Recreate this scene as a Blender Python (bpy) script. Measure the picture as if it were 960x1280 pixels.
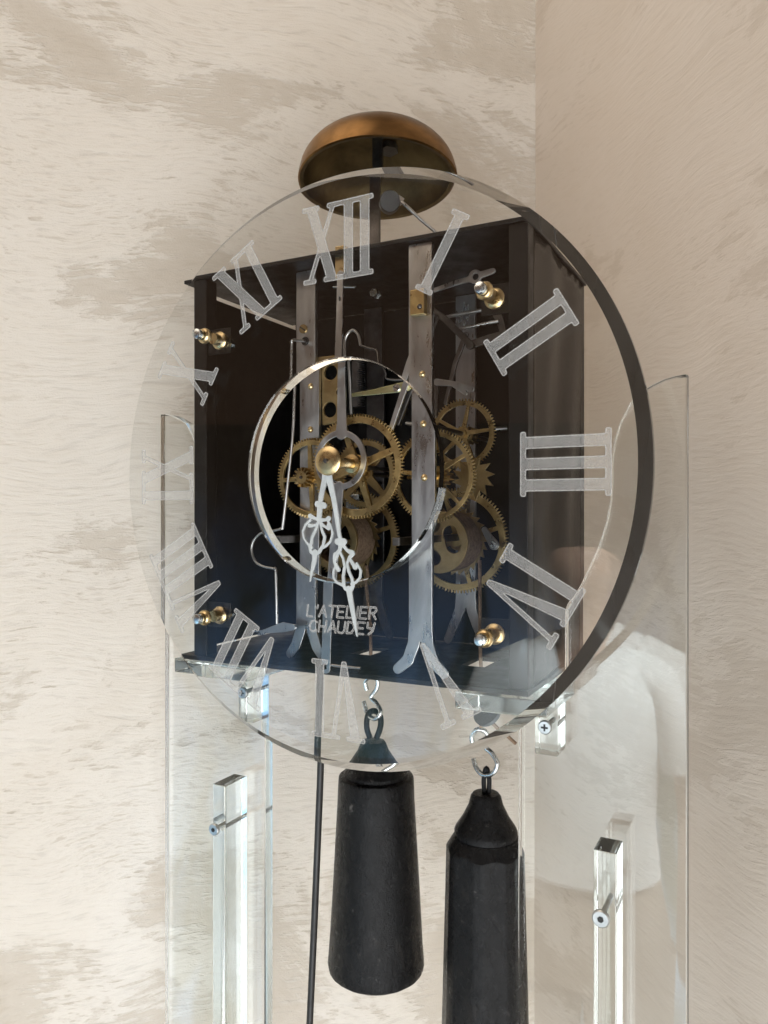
import bpy, bmesh, math, random
import numpy as np
from mathutils import Vector, Matrix

random.seed(7)
rng = np.random.default_rng(7)
for o in list(bpy.data.objects):
    bpy.data.objects.remove(o, do_unlink=True)
SC = bpy.context.scene
COL = SC.collection
RAD = math.radians

# ------------------------------------------------------------------ camera
cam_d = bpy.data.cameras.new("camera")
cam = bpy.data.objects.new("camera", cam_d); COL.objects.link(cam)
cam.location = (0.2426, -0.4151, 0.0974)
cam.rotation_euler = (RAD(90), 0, RAD(27.433))
cam_d.sensor_fit = 'HORIZONTAL'; cam_d.sensor_width = 36; cam_d.lens = 36
cam_d.shift_y = 0.0028
cam_d.clip_start = 0.01; cam_d.clip_end = 50
SC.camera = cam

# node helpers
def N(nt, typ, **kw):
    n = nt.nodes.new(typ)
    for k, v in kw.items():
        if k.startswith('i_'):
            n.inputs[k[2:].replace('_', ' ')].default_value = v
        else: setattr(n, k, v)
    return n
def L(nt, a, ai, b, bi): nt.links.new(a.outputs[ai], b.inputs[bi])
def ramp(nt, stops):
    n = nt.nodes.new('ShaderNodeValToRGB'); e = n.color_ramp.elements
    while len(e) < len(stops): e.new(0.5)
    for i, (p, c) in enumerate(stops):
        e[i].position = p; e[i].color = (c[0], c[1], c[2], 1)
    return n

# ------------------------------------------------------------------ world, lamps, exposure
w = bpy.data.worlds.new("World"); SC.world = w; w.use_nodes = True
bg = w.node_tree.nodes["Background"]
bg.inputs[0].default_value = (1.0, 0.70, 0.48, 1); bg.inputs[1].default_value = 0.09

def area(name, loc, target, sx, sy, power, color):
    d = bpy.data.lights.new(name, 'AREA'); d.shape = 'RECTANGLE'; d.size = sx; d.size_y = sy
    d.energy = power; d.color = color
    o = bpy.data.objects.new(name, d); COL.objects.link(o); o.location = loc
    o.rotation_euler = (Vector(target) - Vector(loc)).to_track_quat('-Z', 'Y').to_euler()
    return o
area("window_light", (0.78, -1.40, -0.85), (-0.3, 0.1, -0.25), 1.1, 1.6, 38, (0.95, 0.98, 1.0))
GD_RAMP = [(0.0, (0.80, 1.20, 1.60)), (0.32, (0.68, 1.22, 1.80)), (0.50, (0.40, 0.76, 1.20)), (0.68, (0.11, 0.23, 0.42)), (0.86, (0.02, 0.05, 0.10)), (1.0, (0.0, 0.0, 0.0))]
def garden_door(o, power_ramp):
    """the view through a garden door: bright blue low down fading out upward for a soft-edged dial reflection, broken by leaves"""
    d = o.data; d.use_nodes = True; nt = d.node_tree; em = nt.nodes['Emission']
    geo = N(nt, 'ShaderNodeNewGeometry'); sep = N(nt, 'ShaderNodeSeparateXYZ'); L(nt, geo, 'Parametric', sep, 0)
    r = ramp(nt, power_ramp); L(nt, sep, 'Y', r, 0)
    mp = N(nt, 'ShaderNodeMapping'); mp.inputs['Scale'].default_value = (5, 1.6, 1); mp.inputs['Rotation'].default_value = (0, 0, 0.5); L(nt, geo, 'Parametric', mp, 0)
    nz = N(nt, 'ShaderNodeTexNoise'); nz.inputs['Scale'].default_value = 2.2; nz.inputs['Detail'].default_value = 5; nz.inputs['Distortion'].default_value = 0.8; L(nt, mp, 0, nz, 'Vector')
    rn = ramp(nt, [(0.40, (0.25, 0.32, 0.22)), (0.58, (1, 1, 1))]); L(nt, nz, 0, rn, 0)
    mx = N(nt, 'ShaderNodeMix', data_type='RGBA', blend_type='MULTIPLY'); mx.inputs[0].default_value = 1; L(nt, r, 0, mx, 6); L(nt, rn, 0, mx, 7)
    L(nt, mx, 2, em, 'Color'); em.inputs['Strength'].default_value = 1.0
gd = area("garden_door_light", (-1.10, -2.25, -0.80), (-0.1, 0.0, -0.40), 2.3, 2.2, 21.0, (1, 1, 1))
garden_door(gd, GD_RAMP)
area("far_wall_fill", (-1.3, -2.5, 1.12), (0.0, 0.0, 0.1), 3.2, 1.3, 0.9, (1.0, 0.50, 0.28))  # added warm panel, no lamp there; gives the dial its brown reflection
area("ceiling_fill", (-0.60, -0.90, 1.55), (0.15, 0.1, 0.0), 1.6, 1.6, 17, (1.0, 0.84, 0.68))  # added warm fill standing in for ceiling bounce, lifts the right wall
# added narrow spot on the person's shirt alone, so it reflects in the acrylic
sd = bpy.data.lights.new("shirt_spot", 'SPOT'); sd.energy = 820; sd.spot_size = RAD(25); sd.spot_blend = 0.5; sd.shadow_soft_size = 0.2; sd.color = (0.90, 0.97, 1.0)
so_ = bpy.data.objects.new("shirt_spot", sd); COL.objects.link(so_); so_.location = (0.55, -0.30, 0.95)
so_.rotation_euler = (Vector((-0.115, -1.0, -0.46)) - Vector(so_.location)).to_track_quat('-Z', 'Y').to_euler()

SC.view_settings.view_transform = 'Standard'; SC.view_settings.look = 'None'
SC.view_settings.exposure = 0.0; SC.view_settings.gamma = 1.0; SC.view_settings.use_curve_mapping = False
SC.render.engine = 'CYCLES'
cy = SC.cycles
cy.max_bounces = 22; cy.transmission_bounces = 22; cy.transparent_max_bounces = 24
cy.glossy_bounces = 8; cy.diffuse_bounces = 4
cy.caustics_reflective = False; cy.caustics_refractive = True; cy.blur_glossy = 0.3
cy.sample_clamp_indirect = 6.0; cy.use_denoising = True
cy.use_adaptive_sampling = True; cy.adaptive_threshold = 0.022; cy.adaptive_min_samples = 16

# ------------------------------------------------------------------ materials
def mat(name):
    m = bpy.data.materials.new(name); m.use_nodes = True
    nt = m.node_tree; b = nt.nodes["Principled BSDF"]
    return m, nt, b
def noise(nt, co, scale, detail=4, rough=0.55, dist=0.0, sc=None, rot=None, out='Object'):
    src = co; so = out
    if sc or rot:
        mp = N(nt, 'ShaderNodeMapping')
        if sc: mp.inputs['Scale'].default_value = sc
        if rot: mp.inputs['Rotation'].default_value = rot
        L(nt, co, out, mp, 0); src = mp; so = 0
    n = N(nt, 'ShaderNodeTexNoise'); n.inputs['Scale'].default_value = scale
    n.inputs['Detail'].default_value = detail; n.inputs['Roughness'].default_value = rough
    n.inputs['Distortion'].default_value = dist
    L(nt, src, so, n, 'Vector'); return n
def math_n(nt, op, a, ai, b=None, bi=0, val=None):
    n = N(nt, 'ShaderNodeMath', operation=op); L(nt, a, ai, n, 0)
    if b is not None: L(nt, b, bi, n, 1)
    elif val is not None: n.inputs[1].default_value = val
    return n

def metal(name, c1, c2, rough=(0.25, 0.5), metallic=1.0, scale=60, streak=(1, 1, 1), bump=0.0, spec=0.5):
    m, nt, b = mat(name)
    co = N(nt, 'ShaderNodeTexCoord')
    n1 = noise(nt, co, scale, 6, 0.6, 0.4, streak)
    r = ramp(nt, [(0.32, c1), (0.68, c2)]); L(nt, n1, 0, r, 0); L(nt, r, 0, b, 'Base Color')
    n2 = noise(nt, co, scale * 2.3, 5, 0.65, 0.2, streak)
    mr = N(nt, 'ShaderNodeMapRange'); mr.inputs['From Min'].default_value = 0.3; mr.inputs['From Max'].default_value = 0.7
    mr.inputs['To Min'].default_value = rough[0]; mr.inputs['To Max'].default_value = rough[1]
    L(nt, n2, 0, mr, 0); L(nt, mr, 0, b, 'Roughness')
    b.inputs['Metallic'].default_value = metallic
    b.inputs['Specular IOR Level'].default_value = spec
    if bump:
        bp = N(nt, 'ShaderNodeBump'); bp.inputs['Strength'].default_value = bump; bp.inputs['Distance'].default_value = 0.001
        L(nt, n2, 0, bp, 'Height'); L(nt, bp, 0, b, 'Normal')
    return m

def plaster(name, tint, fib, angs, seed, patch_amt=0.7):
    """trowelled lime plaster: soft clouds, short crisp strokes in a few directions, worn darker patches with ragged edges"""
    m, nt, b = mat(name)
    co0 = N(nt, 'ShaderNodeTexCoord'); mp = N(nt, 'ShaderNodeMapping'); mp.inputs['Location'].default_value = (seed, seed * .7, 0); L(nt, co0, 'Object', mp, 0)
    cloud = noise(nt, mp, 3.4, 6, 0.6, 0.7, out=0)
    sel = noise(nt, mp, 4.2, 4, 0.6, 0.8, (1, 1.3, 1), out=0)
    patch = noise(nt, mp, 4.6, 9, 0.66, 0.5, (0.8, 1.25, 1), out=0)
    pressed = noise(nt, mp, 6.5, 7, 0.62, 0.8, (0.7, 1.3, 1), (0, 0, 0.4), out=0)
    grain = noise(nt, mp, 650, 3, 0.6, out=0)
    wn = N(nt, 'ShaderNodeTexNoise'); wn.inputs['Scale'].default_value = 5.5; wn.inputs['Detail'].default_value = 2; L(nt, mp, 0, wn, 'Vector')
    wm = N(nt, 'ShaderNodeVectorMath', operation='MULTIPLY_ADD'); L(nt, wn, 'Color', wm, 0); wm.inputs[1].default_value = (0.07, 0.07, 0); L(nt, mp, 0, wm, 2)
    strokes = [noise(nt, wm, sc_, 4, 0.6, 0.12, (st_, 1.6, 1), (0, 0, a_), out=0) for sc_, st_, a_ in ((150, 0.24, angs[0]), (130, 0.20, angs[1]), (170, 0.30, angs[2]))]
    def band(lo, hi):
        r_ = ramp(nt, [(lo - .05, (0, 0, 0)), (lo, (1, 1, 1)), (hi, (1, 1, 1)), (hi + .05, (0, 0, 0))]); L(nt, sel, 0, r_, 0); return r_
    mixa = N(nt, 'ShaderNodeMix'); ra = ramp(nt, [(0.44, (0, 0, 0)), (0.50, (1, 1, 1))]); L(nt, sel, 0, ra, 0); L(nt, ra, 0, mixa, 0); L(nt, strokes[0], 0, mixa, 2); L(nt, strokes[1], 0, mixa, 3)
    mixb = N(nt, 'ShaderNodeMix'); rb = ramp(nt, [(0.53, (0, 0, 0)), (0.58, (1, 1, 1))]); L(nt, pressed, 0, rb, 0); L(nt, rb, 0, mixb, 0); L(nt, mixa, 0, mixb, 2); L(nt, strokes[2], 0, mixb, 3)
    base = ramp(nt, [(0.28, tuple(c * k for c, k in zip(tint, (0.93, 0.91, 0.885)))), (0.5, tint), (0.70, tuple(min(1, c * k) for c, k in zip(tint, (1.04, 1.055, 1.08))))]); L(nt, cloud, 0, base, 0)
    # worn patches, edges broken up by the strokes
    e1 = N(nt, 'ShaderNodeMath', operation='MULTIPLY_ADD'); L(nt, mixb, 0, e1, 0); e1.inputs[1].default_value = 0.28; L(nt, patch, 0, e1, 2)
    pm = ramp(nt, [(0.665, (0, 0, 0)), (0.71, (0.7, 0.7, 0.7)), (0.80, (1, 1, 1))]); L(nt, e1, 0, pm, 0)
    mk2 = math_n(nt, 'MULTIPLY', pm, 0, val=patch_amt)
    mix = N(nt, 'ShaderNodeMix', data_type='RGBA'); L(nt, mk2, 0, mix, 0); L(nt, base, 0, mix, 6)
    mix.inputs[7].default_value = (tint[0] * 0.73, tint[1] * 0.69, tint[2] * 0.64, 1)
    # scuffed zones where the strokes carry grey-brown dirt
    dz = ramp(nt, [(0.44, (0, 0, 0)), (0.56, (1, 1, 1))]); L(nt, pressed, 0, dz, 0)
    ds = ramp(nt, [(0.54, (0, 0, 0)), (0.64, (1, 1, 1))]); L(nt, mixb, 0, ds, 0)
    dm = math_n(nt, 'MULTIPLY', dz, 0, ds, 0); dm2 = math_n(nt, 'MULTIPLY', dm, 0, val=min(1, fib * 4.5))
    mixd = N(nt, 'ShaderNodeMix', data_type='RGBA'); L(nt, dm2, 0, mixd, 0); L(nt, mix, 2, mixd, 6)
    mixd.inputs[7].default_value = (tint[0] * 0.70, tint[1] * 0.66, tint[2] * 0.61, 1)
    fs = ramp(nt, [(0.32, (1 - fib, 1 - fib * 1.06, 1 - fib * 1.12)), (0.46, (1, 1, 1)), (0.70, (1 + fib * .25,) * 3)]); L(nt, mixb, 0, fs, 0)
    mul = N(nt, 'ShaderNodeMix', data_type='RGBA', blend_type='MULTIPLY'); mul.inputs[0].default_value = 1
    L(nt, mixd, 2, mul, 6); L(nt, fs, 0, mul, 7)
    L(nt, mul, 2, b, 'Base Color')
    mr = N(nt, 'ShaderNodeMapRange'); mr.inputs['To Min'].default_value = 0.45; mr.inputs['To Max'].default_value = 0.8
    L(nt, mixb, 0, mr, 0); L(nt, mr, 0, b, 'Roughness')
    h1 = N(nt, 'ShaderNodeMath', operation='MULTIPLY_ADD'); L(nt, grain, 0, h1, 0); h1.inputs[1].default_value = 0.22; L(nt, mixb, 0, h1, 2)
    h2 = N(nt, 'ShaderNodeMath', operation='MULTIPLY_ADD'); L(nt, patch, 0, h2, 0); h2.inputs[1].default_value = 1.0; L(nt, h1, 0, h2, 2)
    h3 = math_n(nt, 'SUBTRACT', h2, 0, mk2, 0)
    bp = N(nt, 'ShaderNodeBump'); bp.inputs['Strength'].default_value = 0.34 + 2.4 * fib; bp.inputs['Distance'].default_value = 0.0022
    L(nt, h3, 0, bp, 'Height'); L(nt, bp, 0, b, 'Normal')
    return m

def acrylic(name, tint=(0.985, 0.992, 0.985), rough=0.0):
    m = bpy.data.materials.new(name); m.use_nodes = True; nt = m.node_tree; nt.nodes.clear()
    out = N(nt, 'ShaderNodeOutputMaterial'); g = N(nt, 'ShaderNodeBsdfGlass')
    g.inputs['Color'].default_value = (*tint, 1); g.inputs['IOR'].default_value = 1.49; g.inputs['Roughness'].default_value = rough
    L(nt, g, 0, out, 0); return m

def engraved(name, alpha_lo, alpha_hi, scale, col=(0.72, 0.72, 0.71)):
    m = bpy.data.materials.new(name); m.use_nodes = True; nt = m.node_tree; nt.nodes.clear()
    out = N(nt, 'ShaderNodeOutputMaterial'); tr = N(nt, 'ShaderNodeBsdfTransparent')
    df = N(nt, 'ShaderNodeBsdfDiffuse'); df.inputs[0].default_value = (*col, 1)
    tl = N(nt, 'ShaderNodeBsdfTranslucent'); tl.inputs[0].default_value = (*col, 1)
    m0 = N(nt, 'ShaderNodeMixShader'); m0.inputs[0].default_value = 0.3; L(nt, df, 0, m0, 1); L(nt, tl, 0, m0, 2)
    co = N(nt, 'ShaderNodeTexCoord'); n = noise(nt, co, scale, 3, 0.7, 0.8)
    mr = N(nt, 'ShaderNodeMapRange'); mr.inputs['From Min'].default_value = 0.36; mr.inputs['From Max'].default_value = 0.62
    mr.inputs['To Min'].default_value = alpha_lo; mr.inputs['To Max'].default_value = alpha_hi
    L(nt, n, 0, mr, 0)
    mx = N(nt, 'ShaderNodeMixShader'); L(nt, mr, 0, mx, 0); L(nt, tr, 0, mx, 1); L(nt, m0, 0, mx, 2); L(nt, mx, 0, out, 0)
    return m

M = {}
M['wall_l'] = plaster("plaster_left", (0.735, 0.682, 0.608), 0.12, (0.15, -0.50, 0.80), 3.1, 0.85)
M['wall_r'] = plaster("plaster_right_shaded", (0.665, 0.588, 0.508), 0.035, (1.25, 0.85, 1.9), 8.4, 0.50)  # same plaster as the left, the right wall's shade put into its tint
M['acrylic'] = acrylic("clear_acrylic", (0.992, 0.996, 0.993))
M['acrylic_stand'] = acrylic("stand_acrylic", (0.99, 0.996, 0.992))
M['acrylic_edge'] = acrylic("sawn_acrylic_edge", (0.99, 0.996, 0.992), 0.22)
M['acrylic_bar'] = acrylic("bar_acrylic", (0.965, 0.98, 0.972), 0.07)
M['engrave'] = engraved("engraved_fill", 0.08, 0.31, 1300)
M['engrave_line'] = engraved("engraved_line", 0.27, 0.52, 900)
M['iron'] = metal("black_iron", (0.005, 0.0045, 0.004), (0.011, 0.009, 0.008), (0.35, 0.6), 0.0, 30, spec=0.3)
M['iron_door'] = metal("brown_iron_door", (0.026, 0.021, 0.018), (0.036, 0.030, 0.026), (0.16, 0.24), 0.2, 9)
M['steel'] = metal("worn_steel", (0.34, 0.335, 0.33), (0.58, 0.575, 0.57), (0.22, 0.48), 1.0, 60, (1, 1, 0.25), 0.06)
M['dark_steel'] = metal("dark_steel", (0.09, 0.085, 0.08), (0.17, 0.16, 0.155), (0.3, 0.5), 1.0, 70)
M['brass'] = metal("old_brass", (0.34, 0.235, 0.10), (0.60, 0.44, 0.205), (0.22, 0.48), 1.0, 90)
M['dull_brass'] = metal("dull_brass", (0.24, 0.165, 0.075), (0.42, 0.305, 0.15), (0.35, 0.55), 1.0, 60)
M['polished_brass'] = metal("polished_brass", (0.48, 0.36, 0.18), (0.66, 0.52, 0.30), (0.20, 0.38), 1.0, 50)
M['green_brass'] = metal("greenish_brass", (0.50, 0.48, 0.24), (0.66, 0.62, 0.36), (0.25, 0.4), 1.0, 90)
M['bell'] = metal("bronze_patina", (0.075, 0.042, 0.018), (0.29, 0.160, 0.060), (0.28, 0.55), 1.0, 20, (1, 1, 1.6), 0.08)
M['bell_in'] = metal("bronze_inside", (0.085, 0.062, 0.03), (0.20, 0.150, 0.075), (0.4, 0.6), 1.0, 30)
M['zinc'] = metal("zinc_plate", (0.58, 0.62, 0.63), (0.80, 0.84, 0.85), (0.18, 0.32), 1.0, 90)
M['screw_zinc'] = metal("brushed_zinc", (0.42, 0.44, 0.45), (0.58, 0.60, 0.61), (0.30, 0.45), 1.0, 120)
M['white'] = metal("hand_paint", (0.40, 0.43, 0.435), (0.52, 0.555, 0.56), (0.35, 0.5), 0.0, 120)
def weight_paint():
    m, nt, b = mat("black_weight_paint"); co = N(nt, 'ShaderNodeTexCoord')
    n1 = noise(nt, co, 38, 7, 0.65, 0.6, (1, 1, 0.45)); r = ramp(nt, [(0.35, (0.0035, 0.0035, 0.004)), (0.60, (0.008, 0.008, 0.0085)), (0.80, (0.030, 0.026, 0.023))]); L(nt, n1, 0, r, 0)
    n3 = noise(nt, co, 130, 4, 0.7, 0.3); r3 = ramp(nt, [(0.66, (0, 0, 0)), (0.74, (1, 1, 1))]); L(nt, n3, 0, r3, 0)
    mx = N(nt, 'ShaderNodeMix', data_type='RGBA'); L(nt, r3, 0, mx, 0); L(nt, r, 0, mx, 6); mx.inputs[7].default_value = (0.10, 0.095, 0.09, 1)
    L(nt, mx, 2, b, 'Base Color')
    n2 = noise(nt, co, 150, 7, 0.75, 0.5, (1, 1, 0.6)); mr = N(nt, 'ShaderNodeMapRange'); mr.inputs['From Min'].default_value = 0.3; mr.inputs['From Max'].default_value = 0.7
    mr.inputs['To Min'].default_value = 0.17; mr.inputs['To Max'].default_value = 0.40; L(nt, n2, 0, mr, 0); L(nt, mr, 0, b, 'Roughness')
    b.inputs['Specular IOR Level'].default_value = 0.19
    n4 = noise(nt, co, 1100, 4, 0.6, 0.2); ad = N(nt, 'ShaderNodeMath', operation='MULTIPLY_ADD'); L(nt, n4, 0, ad, 0); ad.inputs[1].default_value = 0.5; L(nt, n2, 0, ad, 2)
    bp = N(nt, 'ShaderNodeBump'); bp.inputs['Strength'].default_value = 0.9; bp.inputs['Distance'].default_value = 0.0009; L(nt, ad, 0, bp, 'Height'); L(nt, bp, 0, b, 'Normal')
    return m
M['paint'] = weight_paint()
M['rod'] = metal("black_rod", (0.008, 0.008, 0.008), (0.016, 0.016, 0.016), (0.4, 0.6), 0.0, 55)
M['rope'] = metal("hemp_cord", (0.20, 0.125, 0.078), (0.36, 0.245, 0.16), (0.8, 0.95), 0.0, 400, (1, 1, 1), 0.8)

# ------------------------------------------------------------------ mesh helpers
def link(name, me, material, parent=None, smooth=False):
    o = bpy.data.objects.new(name, me); COL.objects.link(o)
    if material is not None:
        me.materials.clear(); me.materials.append(material)
    if smooth:
        me.shade_smooth()
    if parent is not None:
        o.parent = parent
        inv = Matrix.Identity(4); p = parent
        loc = Vector((0, 0, 0))
        if p.type == 'EMPTY': loc = p.location      # meshes are modelled in world space
        o.matrix_parent_inverse = Matrix.Translation(-loc)
    return o
def thing(name, label, cat, loc, group=None):
    o = bpy.data.objects.new(name, None); COL.objects.link(o); o.location = loc; o.empty_display_size = 0.02
    o['label'] = label; o['category'] = cat
    if group: o['group'] = group
    return o
def from_bm(bm, name='m'):
    me = bpy.data.meshes.new(name); bmesh.ops.recalc_face_normals(bm, faces=bm.faces); bm.to_mesh(me); bm.free(); return me
def auto_smooth(me, ang=40):
    me.shade_smooth()
    bm = bmesh.new(); bm.from_mesh(me)
    for e in bm.edges:
        if len(e.link_faces) == 2 and e.calc_face_angle(0) > RAD(ang): e.smooth = False
    bm.to_mesh(me); bm.free(); return me
def box(x0, x1, y0, y1, z0, z1, bev=0.0, seg=2):
    bm = bmesh.new(); bmesh.ops.create_cube(bm, size=1)
    for v in bm.verts:
        v.co = Vector((x0 + (v.co.x + .5) * (x1 - x0), y0 + (v.co.y + .5) * (y1 - y0), z0 + (v.co.z + .5) * (z1 - z0)))
    if bev: bmesh.ops.bevel(bm, geom=list(bm.edges), offset=bev, segments=seg, affect='EDGES', profile=0.5)
    return from_bm(bm)
def catmull(pts, n=6):
    P_ = [Vector(p) for p in pts]; out = []
    for i in range(len(P_) - 1):
        p0 = P_[max(i - 1, 0)]; p1 = P_[i]; p2 = P_[i + 1]; p3 = P_[min(i + 2, len(P_) - 1)]
        for k in range(n):
            t = k / n
            out.append(0.5 * ((2 * p1) + (p2 - p0) * t + (2 * p0 - 5 * p1 + 4 * p2 - p3) * t * t + (3 * p1 - p0 - 3 * p2 + p3) * t ** 3))
    out.append(P_[-1]); return out
def tube(pts, r, n=10, closed=False, r2=None):
    P_ = [Vector(p) for p in pts]; m = len(P_); bm = bmesh.new(); rings = []
    nrm = None
    for i in range(m):
        a = P_[i - 1] if (i > 0 or closed) else P_[i]; b = P_[(i + 1) % m] if (i < m - 1 or closed) else P_[i]
        t = (b - a).normalized()
        if nrm is None:
            nrm = t.orthogonal().normalized()
        else:
            nrm = (nrm - t * nrm.dot(t)); nrm = nrm.normalized() if nrm.length > 1e-9 else t.orthogonal().normalized()
        bn = t.cross(nrm)
        rr = r if r2 is None else r + (r2 - r) * i / (m - 1)
        rings.append([bm.verts.new(P_[i] + (nrm * math.cos(2 * math.pi * k / n) + bn * math.sin(2 * math.pi * k / n)) * rr) for k in range(n)])
    for i in range(m if closed else m - 1):
        A = rings[i]; B = rings[(i + 1) % m]
        for k in range(n): bm.faces.new((A[k], A[(k + 1) % n], B[(k + 1) % n], B[k]))
    if not closed:
        bm.faces.new(rings[0]); bm.faces.new(rings[-1])
    return auto_smooth(from_bm(bm), 50)
def lathe(prof, org, axis=(0, 0, 1), n=48, ang=35, wob=0.0):
    ax = Vector(axis).normalized(); u = ax.orthogonal().normalized(); v = ax.cross(u); org = Vector(org)
    bm = bmesh.new(); rings = []
    for (r, h) in prof:
        if r < 1e-6: rings.append([bm.verts.new(org + ax * h)])
        else: rings.append([bm.verts.new(org + ax * h + (u * math.cos(2 * math.pi * k / n) + v * math.sin(2 * math.pi * k / n)) * r * (1 + wob * (random.random() - .5))) for k in range(n)])
    for A, B in zip(rings[:-1], rings[1:]):
        if len(A) == 1 and len(B) == 1: continue
        for k in range(n):
            k2 = (k + 1) % n
            if len(A) == 1: bm.faces.new((A[0], B[k], B[k2]))
            elif len(B) == 1: bm.faces.new((A[k], A[k2], B[0]))
            else: bm.faces.new((A[k], A[k2], B[k2], B[k]))
    return auto_smooth(from_bm(bm), ang)
def join(meshes):
    bm = bmesh.new()
    for me in meshes: bm.from_mesh(me)
    me = bpy.data.meshes.new('m'); bm.to_mesh(me); bm.free(); return me
def curve_plate(loops, t, y, bev=0.0):
    """flat plate in the X-Z plane from closed loops [(x,z)], centred on depth y, thickness t"""
    cu = bpy.data.curves.new('c', 'CURVE'); cu.dimensions = '2D'; cu.fill_mode = 'BOTH'
    cu.extrude = max(t / 2 - bev, 1e-6); cu.bevel_depth = bev; cu.bevel_resolution = 1
    if bev: cu.offset = -bev
    for lp in loops:
        s = cu.splines.new('POLY'); s.points.add(len(lp) - 1); s.use_cyclic_u = True
        for p, q in zip(s.points, lp): p.co = (q[0], q[1], 0, 1)
    ob = bpy.data.objects.new('c', cu); COL.objects.link(ob)
    dg = bpy.context.evaluated_depsgraph_get(); dg.update()
    me = bpy.data.meshes.new_from_object(ob.evaluated_get(dg))
    bpy.data.objects.remove(ob); bpy.data.curves.remove(cu)
    me.transform(Matrix(((1, 0, 0, 0), (0, 0, -1, y), (0, 1, 0, 0), (0, 0, 0, 1))))
    bm = bmesh.new(); bm.from_mesh(me); bmesh.ops.remove_doubles(bm, verts=bm.verts, dist=1e-7)
    bmesh.ops.recalc_face_normals(bm, faces=bm.faces)
    bm.to_mesh(me); bm.free()
    return auto_smooth(me, 18)

def extrude_poly(lp, y0, y1):
    bm = bmesh.new(); n_ = len(lp)
    A = [bm.verts.new((x, y0, z)) for x, z in lp]; B = [bm.verts.new((x, y1, z)) for x, z in lp]
    bm.faces.new(A); bm.faces.new(B[::-1])
    for k in range(n_): bm.faces.new((A[k], A[(k + 1) % n_], B[(k + 1) % n_], B[k]))
    bmesh.ops.triangulate(bm, faces=[f for f in bm.faces if len(f.verts) > 4])
    return auto_smooth(from_bm(bm), 18)

# ---- signed distance shapes -> smooth outline loops (marching squares)
def sd_stroke(X, Z, pts, w):
    d = np.full(X.shape, 1e9)
    ws = w if isinstance(w, (list, tuple)) else [w] * len(pts)
    for (a, b, wa, wb) in zip(pts[:-1], pts[1:], ws[:-1], ws[1:]):
        ax, az = a; bx, bz = b; dx, dz = bx - ax, bz - az; l2 = dx * dx + dz * dz + 1e-18
        t = np.clip(((X - ax) * dx + (Z - az) * dz) / l2, 0, 1)
        d = np.minimum(d, np.hypot(X - ax - t * dx, Z - az - t * dz) - (wa + (wb - wa) * t) / 2)
    return d
def sd_poly(X, Z, pts):
    d = np.full(X.shape, 1e9); ins = np.zeros(X.shape, bool); n = len(pts)
    for i in range(n):
        ax, az = pts[i]; bx, bz = pts[(i + 1) % n]; dx, dz = bx - ax, bz - az; l2 = dx * dx + dz * dz + 1e-18
        t = np.clip(((X - ax) * dx + (Z - az) * dz) / l2, 0, 1)
        d = np.minimum(d, np.hypot(X - ax - t * dx, Z - az - t * dz))
        c = ((az > Z) != (bz > Z)) & (X < (bx - ax) * (Z - az) / (bz - az + 1e-18) + ax); ins ^= c
    return np.where(ins, -d, d)
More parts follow.
